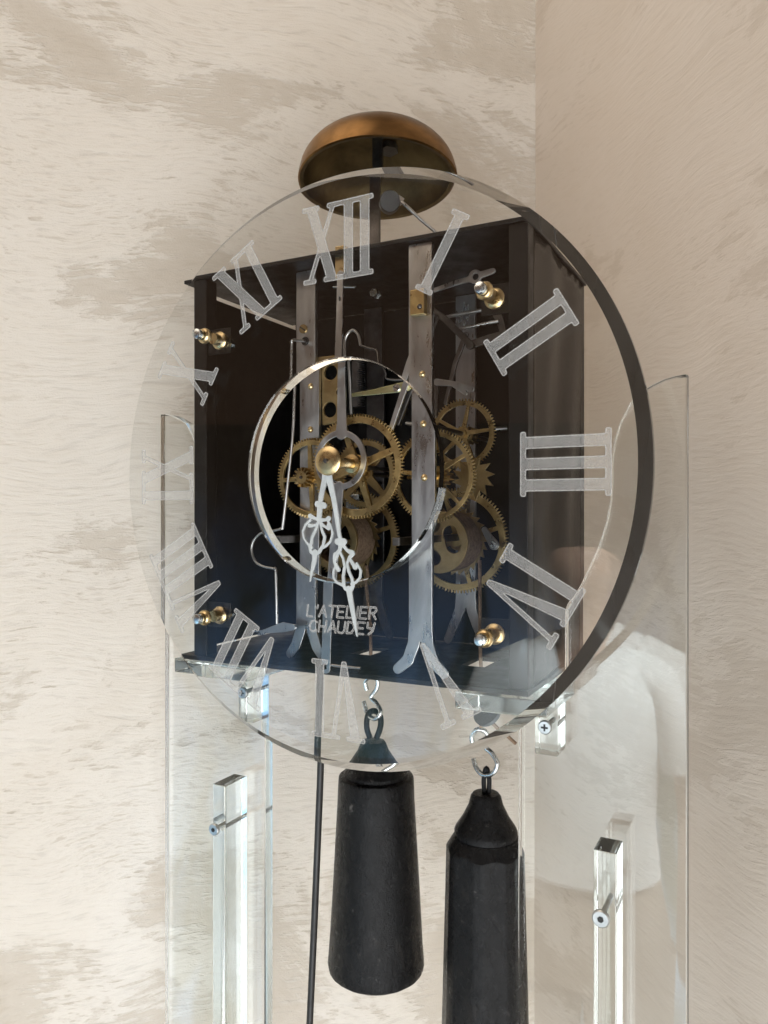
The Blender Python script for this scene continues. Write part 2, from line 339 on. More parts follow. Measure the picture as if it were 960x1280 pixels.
def sdf_loops(shapes, res, blur=1):
    allp = [p for s in shapes for p in s[1]]
    wmax = max([max(s[2]) if isinstance(s[2], (list, tuple)) else s[2] for s in shapes if len(s) > 2] + [0])
    x0 = min(p[0] for p in allp) - wmax - 4 * res; x1 = max(p[0] for p in allp) + wmax + 4 * res
    z0 = min(p[1] for p in allp) - wmax - 4 * res; z1 = max(p[1] for p in allp) + wmax + 4 * res
    xs = np.arange(x0, x1, res); zs = np.arange(z0, z1, res); X, Z = np.meshgrid(xs, zs, indexing='ij')
    F = np.full(X.shape, 1e9)
    for s in shapes:
        if s[0] == 'stroke': F = np.minimum(F, sd_stroke(X, Z, s[1], s[2]))
        elif s[0] == 'poly': F = np.minimum(F, sd_poly(X, Z, s[1]))
        elif s[0] == 'cutpoly': F = np.maximum(F, -sd_poly(X, Z, s[1]))
        elif s[0] == 'cut': F = np.maximum(F, -sd_stroke(X, Z, s[1], s[2]))
    F = np.minimum(F, 6 * res * max(blur, 1))
    for _ in range(blur):
        G = F.copy()
        G[1:-1, 1:-1] = (F[1:-1, 1:-1] * 4 + 2 * (F[2:, 1:-1] + F[:-2, 1:-1] + F[1:-1, 2:] + F[1:-1, :-2]) + F[2:, 2:] + F[:-2, :-2] + F[2:, :-2] + F[:-2, 2:]) / 16
        F = G
    F = np.where(np.abs(F) < 1e-12, 1e-12, F)
    I = F < 0
    mixed = (I[:-1, :-1].astype(int) + I[1:, :-1] + I[1:, 1:] + I[:-1, 1:])
    nxt = {}; pos = {}
    def ept(i, j, e):
        # edges: 0 bottom (i,j)-(i+1,j), 1 right, 2 top, 3 left
        if e == 0: a, b, k = (i, j), (i + 1, j), ('h', i, j)
        elif e == 1: a, b, k = (i + 1, j), (i + 1, j + 1), ('v', i + 1, j)
        elif e == 2: a, b, k = (i, j + 1), (i + 1, j + 1), ('h', i, j + 1)
        else: a, b, k = (i, j), (i, j + 1), ('v', i, j)
        if k not in pos:
            fa, fb = F[a], F[b]; t = fa / (fa - fb)
            pos[k] = (xs[a[0]] + t * (xs[b[0]] - xs[a[0]]), zs[a[1]] + t * (zs[b[1]] - zs[a[1]]))
        return k
    TAB = {1: [(0, 3)], 2: [(1, 0)], 3: [(1, 3)], 4: [(2, 1)], 5: [(0, 3), (2, 1)], 6: [(2, 0)], 7: [(2, 3)], 8: [(3, 2)], 9: [(0, 2)], 10: [(1, 0), (3, 2)], 11: [(1, 2)], 12: [(3, 1)], 13: [(0, 1)], 14: [(3, 0)]}
    for i, j in zip(*np.nonzero((mixed > 0) & (mixed < 4))):
        c = int(I[i, j]) + 2 * int(I[i + 1, j]) + 4 * int(I[i + 1, j + 1]) + 8 * int(I[i, j + 1])
        for (a, b) in TAB[c]: nxt[ept(i, j, a)] = ept(i, j, b)
    loops = []
    while nxt:
        k0, k = nxt.popitem(); lp = [pos[k0]]
        while k != k0:
            lp.append(pos[k])
            if k not in nxt: break
            k = nxt.pop(k)
        # drop collinear points
        out = []
        m = len(lp)
        for q in range(m):
            a = lp[q - 1]; b = lp[q]; c2 = lp[(q + 1) % m]
            area2 = abs((b[0] - a[0]) * (c2[1] - a[1]) - (c2[0] - a[0]) * (b[1] - a[1]))
            if area2 > res * res * 0.02 or q % 3 == 0: out.append(b)
        if len(out) > 5: loops.append(out)
    return loops
def rot2(lp, a, cx=0.0, cz=0.0, ox=0.0, oz=0.0):
    c, s = math.cos(a), math.sin(a)
    return [(ox + cx + c * (x - cx) - s * (z - cz), oz + cz + s * (x - cx) + c * (z - cz)) for x, z in lp]
def arc(cx, cz, r, a0, a1, n=16):
    return [(cx + r * math.cos(a0 + (a1 - a0) * k / n), cz + r * math.sin(a0 + (a1 - a0) * k / n)) for k in range(n + 1)]
def line_tubes(loops, y, r):
    return join([tube([(x, y, z) for x, z in lp], r, 5, True) for lp in loops])

# ================================================================== setting: two plaster walls meeting in a corner
def wall(name, ang, material, label):
    bm = bmesh.new(); n = 2
    vs = [bm.verts.new(p) for p in [(0, -1.1, 0), (2.2, -1.1, 0), (2.2, 1.5, 0), (0, 1.5, 0), (0, -1.1, -.08), (2.2, -1.1, -.08), (2.2, 1.5, -.08), (0, 1.5, -.08)]]
    for f in [(0, 1, 2, 3), (7, 6, 5, 4), (0, 4, 5, 1), (1, 5, 6, 2), (2, 6, 7, 3), (3, 7, 4, 0)]: bm.faces.new([vs[i] for i in f])
    o = link(name, from_bm(bm), material); o['kind'] = 'structure'
    return o
CORNER = (0.004, 0.402, 0.0)
# left wall runs from the corner towards (-1,-1), right wall towards (1,-1)
o = wall('wall_left', 0, M['wall_l'], '')
u = Vector((-1, -1, 0)).normalized(); v = Vector((0, 0, 1)); nn = u.cross(v)
mw = Matrix((u, v, nn)).transposed().to_4x4(); mw.translation = CORNER
if nn.dot(Vector((1, -1, 0))) < 0:
    for vtx in o.data.vertices: vtx.co.z *= -1
    o.data.flip_normals()
o.matrix_world = mw
o = wall('wall_right', 0, M['wall_r'], '')
u = Vector((1, -1, 0)).normalized(); nn = u.cross(v)
mw = Matrix((u, v, nn)).transposed().to_4x4(); mw.translation = CORNER
if nn.dot(Vector((-1, -1, 0))) < 0:
    for vtx in o.data.vertices: vtx.co.z *= -1
    o.data.flip_normals()
o.matrix_world = mw

# ================================================================== the acrylic stand
stand = thing('clock_stand', 'clear acrylic stand with scalloped back panel holding the clock in the plaster corner', 'stand', (0.0, 0.065, -0.42))
S = M['acrylic_stand']
PY0, PY1 = 0.060, 0.070
prof_r = [(.1935, .1785), (.187, .1783), (.181, .177), (.174, .174), (.167, .170), (.161, .162), (.156, .152), (.1525, .140), (.151, .128), (.1512, .116), (.1505, .106), (.148, .092), (.144, .079), (.1405, .071), (.137, .063), (.133, .054), (.129, .047), (.1255, .043), (.1235, .038), (.1235, .002), (.1235, -.0155), (.0925, -.0155), (.0925, -.62)]
def mirror(pr, c=-0.0065): return [(2 * c - x, z) for x, z in pr]
BOT = -.42
prof_r = [(x, max(z, BOT)) for x, z in prof_r]
def panel_mesh(pr, xo, c=None):
    """glass sheet between a curved inner profile (top to bottom) and a straight outer edge at xo, in level rows"""
    rows = []
    for (x, z) in pr:
        if rows and abs(rows[-1][1] - z) < 1e-6 and rows[-1][0] == x: continue
        rows.append((x, z))
    fx = (lambda x: x) if c is None else (lambda x: 2 * c - x)
    segs = []; cur = [rows[0]]
    for a, b_ in zip(rows[:-1], rows[1:]):
        if abs(a[1] - b_[1]) < 1e-6 and len(cur) > 0: pass
        cur.append(b_)
    bm = bmesh.new(); lp = [rows[0]] + rows[1:]
    cols = []
    split = next(i for i in range(1, len(lp)) if abs(lp[i][1] - lp[i - 1][1]) < 1e-6 and i > 3)
    xi = lp[split - 1][0]
    def V(x, y, z): return bm.verts.new((fx(x), y, z))
    top = [(x, z) for x, z in lp[1:split]]
    F0 = [[V(x, y, z), V(xo, y, z)] for y in (PY0,) for x, z in top]; B0 = [[V(x, PY1, z), V(xo, PY1, z)] for x, z in top]
    tf, tb = V(lp[0][0], PY0, lp[0][1]), V(lp[0][0], PY1, lp[0][1])
    bm.faces.new((tf, F0[0][0], F0[0][1])); bm.faces.new((tb, B0[0][0], B0[0][1])); bm.faces.new((tf, F0[0][0], B0[0][0], tb)); bm.faces.new((tf, F0[0][1], B0[0][1], tb))
    for k in range(len(top) - 1):
        bm.faces.new((F0[k][0], F0[k + 1][0], F0[k + 1][1], F0[k][1])); bm.faces.new((B0[k][0], B0[k + 1][0], B0[k + 1][1], B0[k][1]))
        bm.faces.new((F0[k][0], F0[k + 1][0], B0[k + 1][0], B0[k][0])); bm.faces.new((F0[k][1], F0[k + 1][1], B0[k + 1][1], B0[k][1]))
    xn = lp[split][0]; zl = lp[split][1]
    lf, lb = V(xn, PY0, zl), V(xn, PY1, zl)
    bf = [V(xn, PY0, BOT), V(xi, PY0, BOT), V(xo, PY0, BOT)]; bb = [V(xn, PY1, BOT), V(xi, PY1, BOT), V(xo, PY1, BOT)]
    ef, eb = F0[-1], B0[-1]
    bm.faces.new((lf, ef[0], bf[1], bf[0])); bm.faces.new((lb, eb[0], bb[1], bb[0]))
    bm.faces.new((ef[0], ef[1], bf[2], bf[1])); bm.faces.new((eb[0], eb[1], bb[2], bb[1]))
    bm.faces.new((lf, ef[0], eb[0], lb)); bm.faces.new((lf, bf[0], bb[0], lb)); bm.faces.new((ef[1], bf[2], bb[2], eb[1]))
    bm.faces.new((bf[0], bf[1], bb[1], bb[0])); bm.faces.new((bf[1], bf[2], bb[2], bb[1]))
    bmesh.ops.recalc_face_normals(bm, faces=bm.faces)
    bmesh.ops.bevel(bm, geom=[e for e in bm.edges if len(e.link_faces) == 2 and e.calc_face_angle(0) > RAD(60)], offset=.0007, segments=1, affect='EDGES')
    return auto_smooth(from_bm(bm), 16)
for c_ in (None, -.0065):
    pm_ = panel_mesh(prof_r, .1935, c_); po = link('back_panel', pm_, S, stand)
    pm_.materials.append(M['acrylic_edge'])
    for f in pm_.polygons: f.material_index = 0 if abs(f.normal.y) > .9 else 1
link('shelf', box(-.1385, -.0720, -.002, .0595, -.0140, -.0042, .0006), M['acrylic_bar'], stand)
link('shelf', box(.0760, .1285, -.002, .0595, -.0140, -.0042, .0006), M['acrylic_bar'], stand)
def pan_screw(x, y, z, r, length, hexs, parent, shaft_r=0.0016):
    o = link('screw', lathe([(0, 0), (r * .86, 0), (r, .0007), (r, .0022), (shaft_r, .0024), (shaft_r, length), (0, length)], (x, y, z), (0, 1, 0), 28, 18), M['screw_zinc'], parent)
    bm = bmesh.new()
    if hexs:
        me = lathe([(0, 0), (r * .38, 0), (r * .38, .0006), (0, .0006)], (x, y - .0003, z), (0, 1, 0), 6, 10)
    else:
        me = join([box(x - r * .5, x + r * .5, y - .0003, y + .0004, z - r * .13, z + r * .13), box(x - r * .13, x + r * .13, y - .00025, y + .0004, z - r * .5, z + r * .5)])
    link('screw_socket', me, M['rod'], o)
    return o
def wedge_block(x0, x1, y0, y1, ztop, z_front, z_back):
    bm = bmesh.new()
    c = [(x0, y0, z_front), (x1, y0, z_front), (x1, y1, z_back), (x0, y1, z_back), (x0, y0, ztop), (x1, y0, ztop), (x1, y1, ztop), (x0, y1, ztop)]
    vs = [bm.verts.new(p) for p in c]
    for f in [(0, 1, 2, 3), (4, 5, 6, 7), (0, 1, 5, 4), (1, 2, 6, 5), (2, 3, 7, 6), (3, 0, 4, 7)]: bm.faces.new([vs[i] for i in f])
    bmesh.ops.bevel(bm, geom=list(bm.edges), offset=.0005, segments=2, affect='EDGES')
    return from_bm(bm)
b = link('bracket', wedge_block(-.1125, -.0985, .041, .0595, -.0145, -.0545, -.0545), M['acrylic_bar'], stand); pan_screw(-.1050, .0355, -.0322, .0042, .030, False, b)
b = link('bracket', wedge_block(.1090, .1230, .041, .0595, -.0145, -.0480, -.0480), M['acrylic_bar'], stand); pan_screw(.1165, .0355, -.0300, .0042, .030, False, b)
b = link('side_bar', box(-.1345, -.1220, .034, .0595, BOT, -.1035, .0006), M['acrylic_bar'], stand); pan_screw(-.1290, .0280, -.1348, .0044, .040, True, b)
b = link('side_bar', box(.1455, .1585, .034, .0540, BOT, -.0960, .0006), M['acrylic_bar'], stand); pan_screw(.1513, .0260, -.1315, .0050, .040, True, b)

# ================================================================== the clock
clock = thing('wall_clock', 'antique iron-cage clock movement behind a large clear acrylic dial with engraved Roman numerals', 'clock', (0.0, 0.0, -0.0035))
W2, DP, HT = 0.1184, 0.135, 0.260
IR = M['iron']
# plates
def slot(px0, px1, py0, py1): return [(px0, py0), (px1, py0), (px1, py1), (px0, py1)]
def flat_plate(outline, holes, z, t):
    me = curve_plate([outline] + holes, t, 0.0, 0.0004)
    # X-Z plate -> X-Y plate at height z
    me.transform(Matrix(((1, 0, 0, 0), (0, 0, 1, 0), (0, 1, 0, 0), (0, 0, 0, 1))))
    me.transform(Matrix.Translation((0, 0, z))); me.flip_normals(); return me
link('top_plate', flat_plate([(-.1300, -.0015), (.1195, -.0015), (.1195, .1365), (-.1300, .1365)], [], .2600, .0026), IR, clock)
bot = flat_plate([(-.1300, -.0015), (.1190, -.0015), (.1190, .1365), (-.1300, .1365)], [slot(.058, .074, .052, .085), slot(-.026, -.010, .055, .085), slot(-.012, .010, -.001, .006)], -.0015, .0030)
link('bottom_plate', bot, IR, clock)
for sx in (-1, 1):
    for y0 in (0.0, DP - .011):
        xa, xb = sorted((sx * W2, sx * (W2 - .0112)))
        link('corner_post', box(xa, xb, y0, y0 + .011, .0002, .2585, .0007), IR, clock)
link('side_panel', box(-.1178, -.1166, .0115, .1235, .0045, .2505, .0004), IR, clock)
# the right door is a slightly buckled iron sheet
bm = bmesh.new(); nx, nz = 26, 30; grid = {}
for i in range(nx + 1):
    for k in range(nz + 1):
        y = .0112 + (.1340 - .0112) * i / nx; z = .0015 + (.2568) * k / nz
        yy = (y - .0112) / .1228; xo = .1172 + .0016 * math.sin(yy * 11 + 1.6 * math.sin(z * 19)) * (0.35 + 0.65 * math.sin(z * 9 + .5) ** 2) * math.sin(math.pi * min(1, yy * 1.02))
        if i == nx and 0.075 < z < .15: y -= .0015 + .001 * math.sin(z * 300)
        grid[i, k] = bm.verts.new((xo + .0012, y, z))
for i in range(nx):
    for k in range(nz): bm.faces.new((grid[i, k], grid[i + 1, k], grid[i + 1, k + 1], grid[i, k + 1]))
bmesh.ops.solidify(bm, geom=list(bm.faces), thickness=.0010)
link('side_panel', auto_smooth(from_bm(bm), 60), M['iron_door'], clock)['label'] = 'buckled brown iron side door'
link('back_plate', box(-.1066, .1066, .1300, .1312, .0005, .2583), IR, clock)

# vertical steel strips (front and rear) with forked feet
def strip(pts_top, xc, w, y, t, z_top, z_fork, spread, material, name='strip'):
    sh = [('poly', [(xc - w / 2, z_top), (xc + w / 2, z_top), (xc + w / 2, z_fork - .004), (xc - w / 2, z_fork - .004)]),
          ('stroke', [(xc - w / 4, z_fork + .004), (xc - w * .30, z_fork - .006), (xc - w * .55, z_fork - .016), (xc - spread, .0042)], [w * .5, w * .5, w * .48, w * .42]),
          ('stroke', [(xc + w / 4, z_fork + .004), (xc + w * .30, z_fork - .006), (xc + w * .55, z_fork - .016), (xc + spread, .0042)], [w * .5, w * .5, w * .48, w * .42])]
    return link(name, curve_plate(sdf_loops(sh, .0007, 1), t, y, .0003), material, clock)
def dome(x, y, z, r, material, parent, name='rivet'):
    return link(name, lathe([(0, -r * .7), (r * .5, -r * .6), (r * .85, -r * .3), (r, 0), (0, .0001)], (x, y, z), (0, 1, 0), 18), material, parent)
s1 = strip(None, -0.0369, .0150, .0170, .0030, .2582, .0260, .0125, M['steel'])
s2 = strip(None, 0.0519, .0152, .0045, .0030, .2582, .0260, .0150, M['steel'])
strip(None, 0.0360, .0155, .1180, .0030, .2582, .0330, .0140, M['steel'])
strip(None, -0.0411, .0155, .1180, .0030, .2582, .0330, .0140, M['dark_steel'])
for p in ((-0.0360, 0.0155, 0.1823), (-0.0360, 0.0155, 0.1536)): dome(p[0], p[1], p[2], .0022, M['polished_brass'], s1)
for p in ((0.0531, 0.0030, 0.1803), (0.0520, 0.0030, 0.1513), (0.0526, 0.0030, 0.1192)): dome(p[0], p[1], p[2], .0022, M['polished_brass'], s2)
def slot_screw(p, r, h, parent, material, ang=0.6, name='screw'):
    o = link(name, lathe([(0, -h), (r * .9, -h), (r, -h * .8), (r, 0), (0, 0)], p, (0, 1, 0), 24), material, parent)
    c, s = math.cos(ang), math.sin(ang); bm = bmesh.new()
    me = box(-r * .92, r * .92, -.00015, .0003, -r * .12, r * .12)
    me.transform(Matrix.Rotation(ang, 4, 'Y')); me.transform(Matrix.Translation((p[0], p[1] - h, p[2])))
    link('screw_slot', me, M['rod'], o); return o
slot_screw((-0.0385, 0.0155, 0.2198), .0030, .0012, s1, M['dull_brass'])
link('pivot_hole', lathe([(0, -.0003), (.0029, -.0003), (.0029, .0002), (0, .0002)], (-0.0372, 0.0155, 0.2117), (0, 1, 0), 20), M['rod'], s1)

# ---- wheels
def gear_mesh(cx, cz, r, y, t, n, spokes=4, hub=0.22, ring=0.80, sw=0.14, a0=0.0, tooth=0.05):
    out = []
    rr = r * (1 - tooth * 2)
    for k in range(n):
        for (f, q) in ((0.0, rr), (0.16, rr), (0.28, r * .985), (0.42, r), (0.54, r * .985), (0.66, rr)):
            a = 2 * math.pi * (k + f) / n + a0; out.append((cx + q * math.cos(a), cz + q * math.sin(a)))
    loops = [out]
    ri, rh = r * ring, r * hub
    for s in range(spokes):
        aa = 2 * math.pi * s / spokes + a0; ab = aa + 2 * math.pi / spokes
        d0 = math.asin(min(.9, r * sw * .42 / ri)); d1 = math.asin(min(.9, r * sw * .62 / (rh * 1.15)))
        lp = arc(cx, cz, ri, aa + d0, ab - d0, 14) + arc(cx, cz, rh * 1.15, ab - d1, aa + d1, 6)
        loops.append(lp)
    return curve_plate(loops, t, y, .00015)
def wheel(cx, cz, r, y, t, n, material, spokes=4, hub=.22, ring=.80, sw=.14, a0=0., arb=None, pin=None, tooth=.05, label=None):
    o = link('gear', gear_mesh(cx, cz, r, y, t, n, spokes, hub, ring, sw, a0, tooth), material, clock)
    link('hub', lathe([(0, -t * 1.6), (r * hub * .7, -t * 1.6), (r * hub * .8, -t * .5), (r * hub * .8, t), (0, t)], (cx, y, cz), (0, 1, 0), 24), material, o)
    if arb: link('arbor', lathe([(0, arb[0]), (.0008, arb[0]), (.0016, arb[0] + .002), (.0016, arb[1]), (0, arb[1])], (cx, 0, cz), (0, 1, 0), 14), M['dark_steel'], o)
    if pin:
        pr, py, pt, pn = pin
        lp = []
        for k in range(pn):
            for (f, q) in ((0., pr * .62), (.3, pr * .62), (.36, pr), (.6, pr), (.66, pr * .62)):
                a = 2 * math.pi * (k + f) / pn; lp.append((cx + q * math.cos(a), cz + q * math.sin(a)))
        link('pinion', curve_plate([lp], pt, py), material, o)
    return o
AX, AZ = 0.0052, 0.1287            # hand arbor
G1 = (0.0054, 0.0050, 0.1274)
wheel(G1[0], G1[2], 0.0331, .0050, .0022, 96, M['brass'], 4, .19, .82, .12, .35, (.002, .11), None, .03)
G1b = (-0.0027, 0.0300, 0.1242)
wheel(G1b[0], G1b[2], 0.0233, .0300, .0018, 66, M['dull_brass'], 4, .22, .80, .2, .8, (.01, .11), (.006, .022, .008, 10), .03)
G2 = (-0.0331, 0.0120, 0.1212)
wheel(G2[0], G2[2], 0.0266, .0120, .0020, 78, M['brass'], 4, .15, .82, .11, .05, (-.001, .11), (0.0065, .0035, .007, 14), .035)
G3 = (0.0492, 0.0260, 0.1213)
wheel(G3[0], G3[2], 0.0295, .0260, .0020, 84, M['brass'], 5, .16, .84, .09, .5, (.004, .11), (.007, .040, .010, 12), .035)
G4 = (0.0503, 0.0750, 0.1518)
wheel(G4[0], G4[2], 0.0240, .0750, .0018, 66, M['brass'], 5, .18, .80, .10, .1, (.03, .125), (.006, .09, .010, 10), .035)
WLX, WRX, WZ = -.0493, .0369, .0785
for wx, mt in ((WLX, 'dull_brass'), (WRX, 'brass')):
    g = wheel(wx, WZ, .0378, .1000, .0022, 96, M[mt], 4, .16, .82, .09, .3, None, None, .03)
    link('winding_arbor', box(wx - .0024, wx + .0024, -.0035, .125, WZ - .0000, WZ + .0048, .0004), M['dark_steel'], g)
    dr = .0205
    # open drum flange, cord turns, ratchet wheel
    cut = sdf_loops([('stroke', [(wx, WZ), (wx + 1e-5, WZ)], dr * 2 + .001), ('cut', [(wx - .009, WZ + .008), (wx - .004, WZ + .0115)], .0105), ('cut', [(wx + .0085, WZ + .006), (wx + .011, WZ - .002)], .0105), ('cut', [(wx - .003, WZ - .011), (wx - .010, WZ - .006)], .0095)], .0006, 1)
    link('drum_flange', curve_plate(cut, .0022, .0655, .0003), M['dull_brass'], g)
    turns = []
    for k in range(9):
        turns.append(tube([(wx + (dr - .0012) * math.cos(2 * math.pi * q / 36), .0682 + k * .0027 + .0027 * q / 36, WZ + (dr - .0012) * math.sin(2 * math.pi * q / 36)) for q in range(37)], .00145, 8))
    link('cord_winding', join(turns), M['rope'], g)
    rat = []
    for k in range(26):
        a = 2 * math.pi * k / 26; rat.append((wx + .0245 * math.cos(a), WZ + .0245 * math.sin(a))); a += 2 * math.pi / 26 * .9; rat.append((wx + .0212 * math.cos(a), WZ + .0212 * math.sin(a)))
    link('ratchet', curve_plate([rat, arc(wx, WZ, .012, 0, 2 * math.pi * .97, 30)], .0018, .0945, .0002), M['dull_brass'], g)
# click on the right great wheel
clk = (0.0665, 0.0925, 0.0768)
link('click', curve_plate(sdf_loops([('stroke', [(0.05953, 0.08666), (0.06304, 0.08114), (0.06653, 0.07620)], [.004, .0052, .007])], .0005, 1), .0018, .0925, .0002), M['steel'], clock)
slot_screw((0.0663, 0.0914, 0.0762), .0026, .0010, clock, M['zinc'], .9)
# star wheel behind
st = (0.0635, 0.0600, 0.1209)
lp = []
for k in range(12):
    a = 2 * math.pi * k / 12 + .15; lp.append((st[0] + .0150 * math.cos(a), st[2] + .0150 * math.sin(a))); a += math.pi / 12 * 1.5; lp.append((st[0] + .0095 * math.cos(a), st[2] + .0095 * math.sin(a)))
link('star_wheel', curve_plate([lp], .0016, .060, .0002), M['dull_brass'], clock)
# crown wheel seen edge-on beside the pendulum
cwp = (-0.0103, 0.0220, 0.1829)
lp = []
for k in range(22):
    lp.append((cwp[0] + .0068, cwp[2] - .0155 + k * .00142))
    lp.append((cwp[0] + .0112, cwp[2] - .0155 + k * .00142 + .0004))
lp += [(cwp[0] + .0068, cwp[2] + .0165), (cwp[0] + .0035, cwp[2] + .0165), (cwp[0] + .0035, cwp[2] - .0155)]
link('crown_wheel', curve_plate([lp], .004, .022), M['dark_steel'], clock)
# brass cock behind the left strip, with two round openings
ck = sdf_loops([('poly', [(-0.03003, 0.20120), (-0.01641, 0.20098), (-0.01641, 0.15780), (-0.02878, 0.15636)]), ('cut', [(-0.02256, 0.19097), (-0.02243, 0.19096)], .0098), ('cut', [(-0.02318, 0.16665), (-0.02305, 0.16612)], .0098), ('cut', [(-0.01518, 0.17772), (-0.01396, 0.17711)], .006)], .0005, 1)
link('brass_cock', curve_plate(ck, .0022, .0200, .0003), M['dull_brass'], clock)
link('arbor_block', box(*(-0.0291, -0.0188), .05, .062, *(0.0989, 0.1112), .0005), M['zinc'], clock)

# ---- centre: cannon tube, hub disc, hands
hub = link('centre_tube', lathe([(0, -.0300), (.0012, -.0300), (.0016, -.0285), (.0034, -.0280), (.0034, -.0025), (.0058, -.0020), (.0060, .0015), (.0045, .004), (.0045, .012), (0, .012)], (AX, 0, AZ), (0, 1, 0), 32), M['polished_brass'], clock)
link('hub_disc', lathe([(.0013, -.0312), (.0050, -.0308), (.0078, -.0302), (.0086, -.0296), (.0086, -.0284), (.0080, -.0281), (0, -.0281)], (AX, 0, AZ), (0, 1, 0), 40), M['polished_brass'], clock)
link('hub_pin', lathe([(0, -.0330), (.0013, -.0328), (.0016, -.0318), (.0016, -.031), (0, -.031)], (AX, 0, AZ), (0, 1, 0), 18), M['dark_steel'], clock)
HY, MY = -.0240, -.0262
hour = [('stroke', [(0.00036, 0.12737), (-0.00021, 0.11782), (-0.00217, 0.11068), (-0.00358, 0.10350)], [0.0046, 0.0036, 0.0032, 0.0027]),
        ('stroke', [(-0.00528, 0.10351), (-0.00077, 0.10253)], .0038), ('stroke', [(-0.00358, 0.10350), (-0.00415, 0.09487)], [0.0035, 0.0032]),
        ('stroke', [(-0.01041, 0.09630), (-0.00698, 0.09486), (-0.00358, 0.09391), (0.00036, 0.09392), (0.00259, 0.09488)], [0.0030, 0.0017, 0.0027, 0.0017, 0.0030]),
        ('stroke', [(-0.00358, 0.09391), (-0.00585, 0.09101), (-0.00869, 0.09051), (-0.01098, 0.09050)], [0.0023, 0.0015, 0.0018, 0.0025]),
        ('stroke', [(-0.01041, 0.09388), (-0.01386, 0.09096), (-0.01588, 0.08707), (-0.01501, 0.08271), (-0.01213, 0.07936), (-0.00926, 0.07748)], [0.0015, 0.0013, 0.0013, 0.0013, 0.0015, 0.0017]),
        ('stroke', [(-0.00528, 0.09102), (-0.00698, 0.08716), (-0.00926, 0.08327), (-0.00984, 0.07892)], [0.0015, 0.0018, 0.0018, 0.0017]),
        ('stroke', [(-0.00302, 0.09199), (-0.00021, 0.09009), (0.00259, 0.08868), (0.00259, 0.09107)], [0.0021, 0.0015, 0.0019, 0.0025]),
        ('stroke', [(0.00203, 0.09345), (0.00426, 0.09013), (0.00537, 0.08586), (0.00371, 0.08108), (0.00036, 0.07815), (-0.00245, 0.07714)], [0.0015, 0.0013, 0.0013, 0.0013, 0.0015, 0.0017]),
        ('stroke', [(-0.00302, 0.09055), (-0.00189, 0.08721), (-0.00021, 0.08388), (-0.00133, 0.07860)], [0.0015, 0.0018, 0.0018, 0.0017]),
        ('stroke', [(-0.01098, 0.07842), (-0.00984, 0.07458), (-0.00698, 0.07320), (-0.00415, 0.07471), (-0.00189, 0.07811)], [0.0018, 0.0021, 0.0026, 0.0021, 0.0018]),
        ('stroke', [(-0.00698, 0.07464), (-0.00755, 0.06933), (-0.00926, 0.06301), (-0.01070, 0.05668)], [0.0035, 0.0030, 0.0019, 0.0006])]
link('hour_hand', curve_plate(sdf_loops(hour, .00026, 1), .0011, HY, .0001), M['white'], clock)
minute = [('stroke', [(0.00283, 0.12622), (0.00450, 0.11764), (0.00726, 0.10719), (0.00946, 0.09632), (0.01110, 0.08550), (0.01220, 0.08222)], [0.0046, 0.0040, 0.0033, 0.0029, 0.0023, 0.0023]),
          ('stroke', [(0.01001, 0.08125), (0.01437, 0.08132)], .0038), ('stroke', [(0.01220, 0.08175), (0.01165, 0.07657), (0.00891, 0.07321)], [0.0032, 0.0023, 0.0023]),
          ('stroke', [(0.01329, 0.07989), (0.01654, 0.07621), (0.01978, 0.07488)], [0.0023, 0.0018, 0.0033]),
          ('stroke', [(0.00891, 0.07321), (0.00781, 0.06941), (0.01056, 0.06478)], [0.0038, 0.0018, 0.0027]),
          ('stroke', [(0.00891, 0.06755), (0.00726, 0.06372), (0.00726, 0.05994), (0.00946, 0.05720), (0.01329, 0.05594)], [0.0013, 0.0013, 0.0013, 0.0015, 0.0019]),
          ('stroke', [(0.01165, 0.07516), (0.01383, 0.07146), (0.01492, 0.06680), (0.01383, 0.06113), (0.01437, 0.05646)], [0.0017, 0.0015, 0.0017, 0.0018, 0.0019]),
          ('stroke', [(0.02031, 0.07442), (0.01816, 0.07157), (0.02085, 0.06791), (0.02192, 0.06655)], [0.0027, 0.0017, 0.0023, 0.0030]),
          ('stroke', [(0.02299, 0.06891), (0.02565, 0.06481), (0.02512, 0.06062), (0.02245, 0.05773), (0.01978, 0.05669)], [0.0013, 0.0013, 0.0013, 0.0015, 0.0019]),
          ('stroke', [(0.01816, 0.07250), (0.01654, 0.06872), (0.01762, 0.06408), (0.01978, 0.05995), (0.02031, 0.05718)], [0.0017, 0.0015, 0.0017, 0.0018, 0.0019]),
          ('stroke', [(0.01383, 0.05644), (0.01546, 0.05369), (0.01870, 0.05291), (0.02031, 0.05531), (0.02031, 0.05718)], [0.0019, 0.0021, 0.0027, 0.0021, 0.0018]),
          ('stroke', [(0.01762, 0.05379), (0.01870, 0.04824), (0.02085, 0.03809), (0.02325, 0.02662)], [0.0036, 0.0033, 0.0026, 0.0009])]
link('minute_hand', curve_plate(sdf_loops(minute, .00026, 1), .0011, MY, .0001), M['white'], clock)

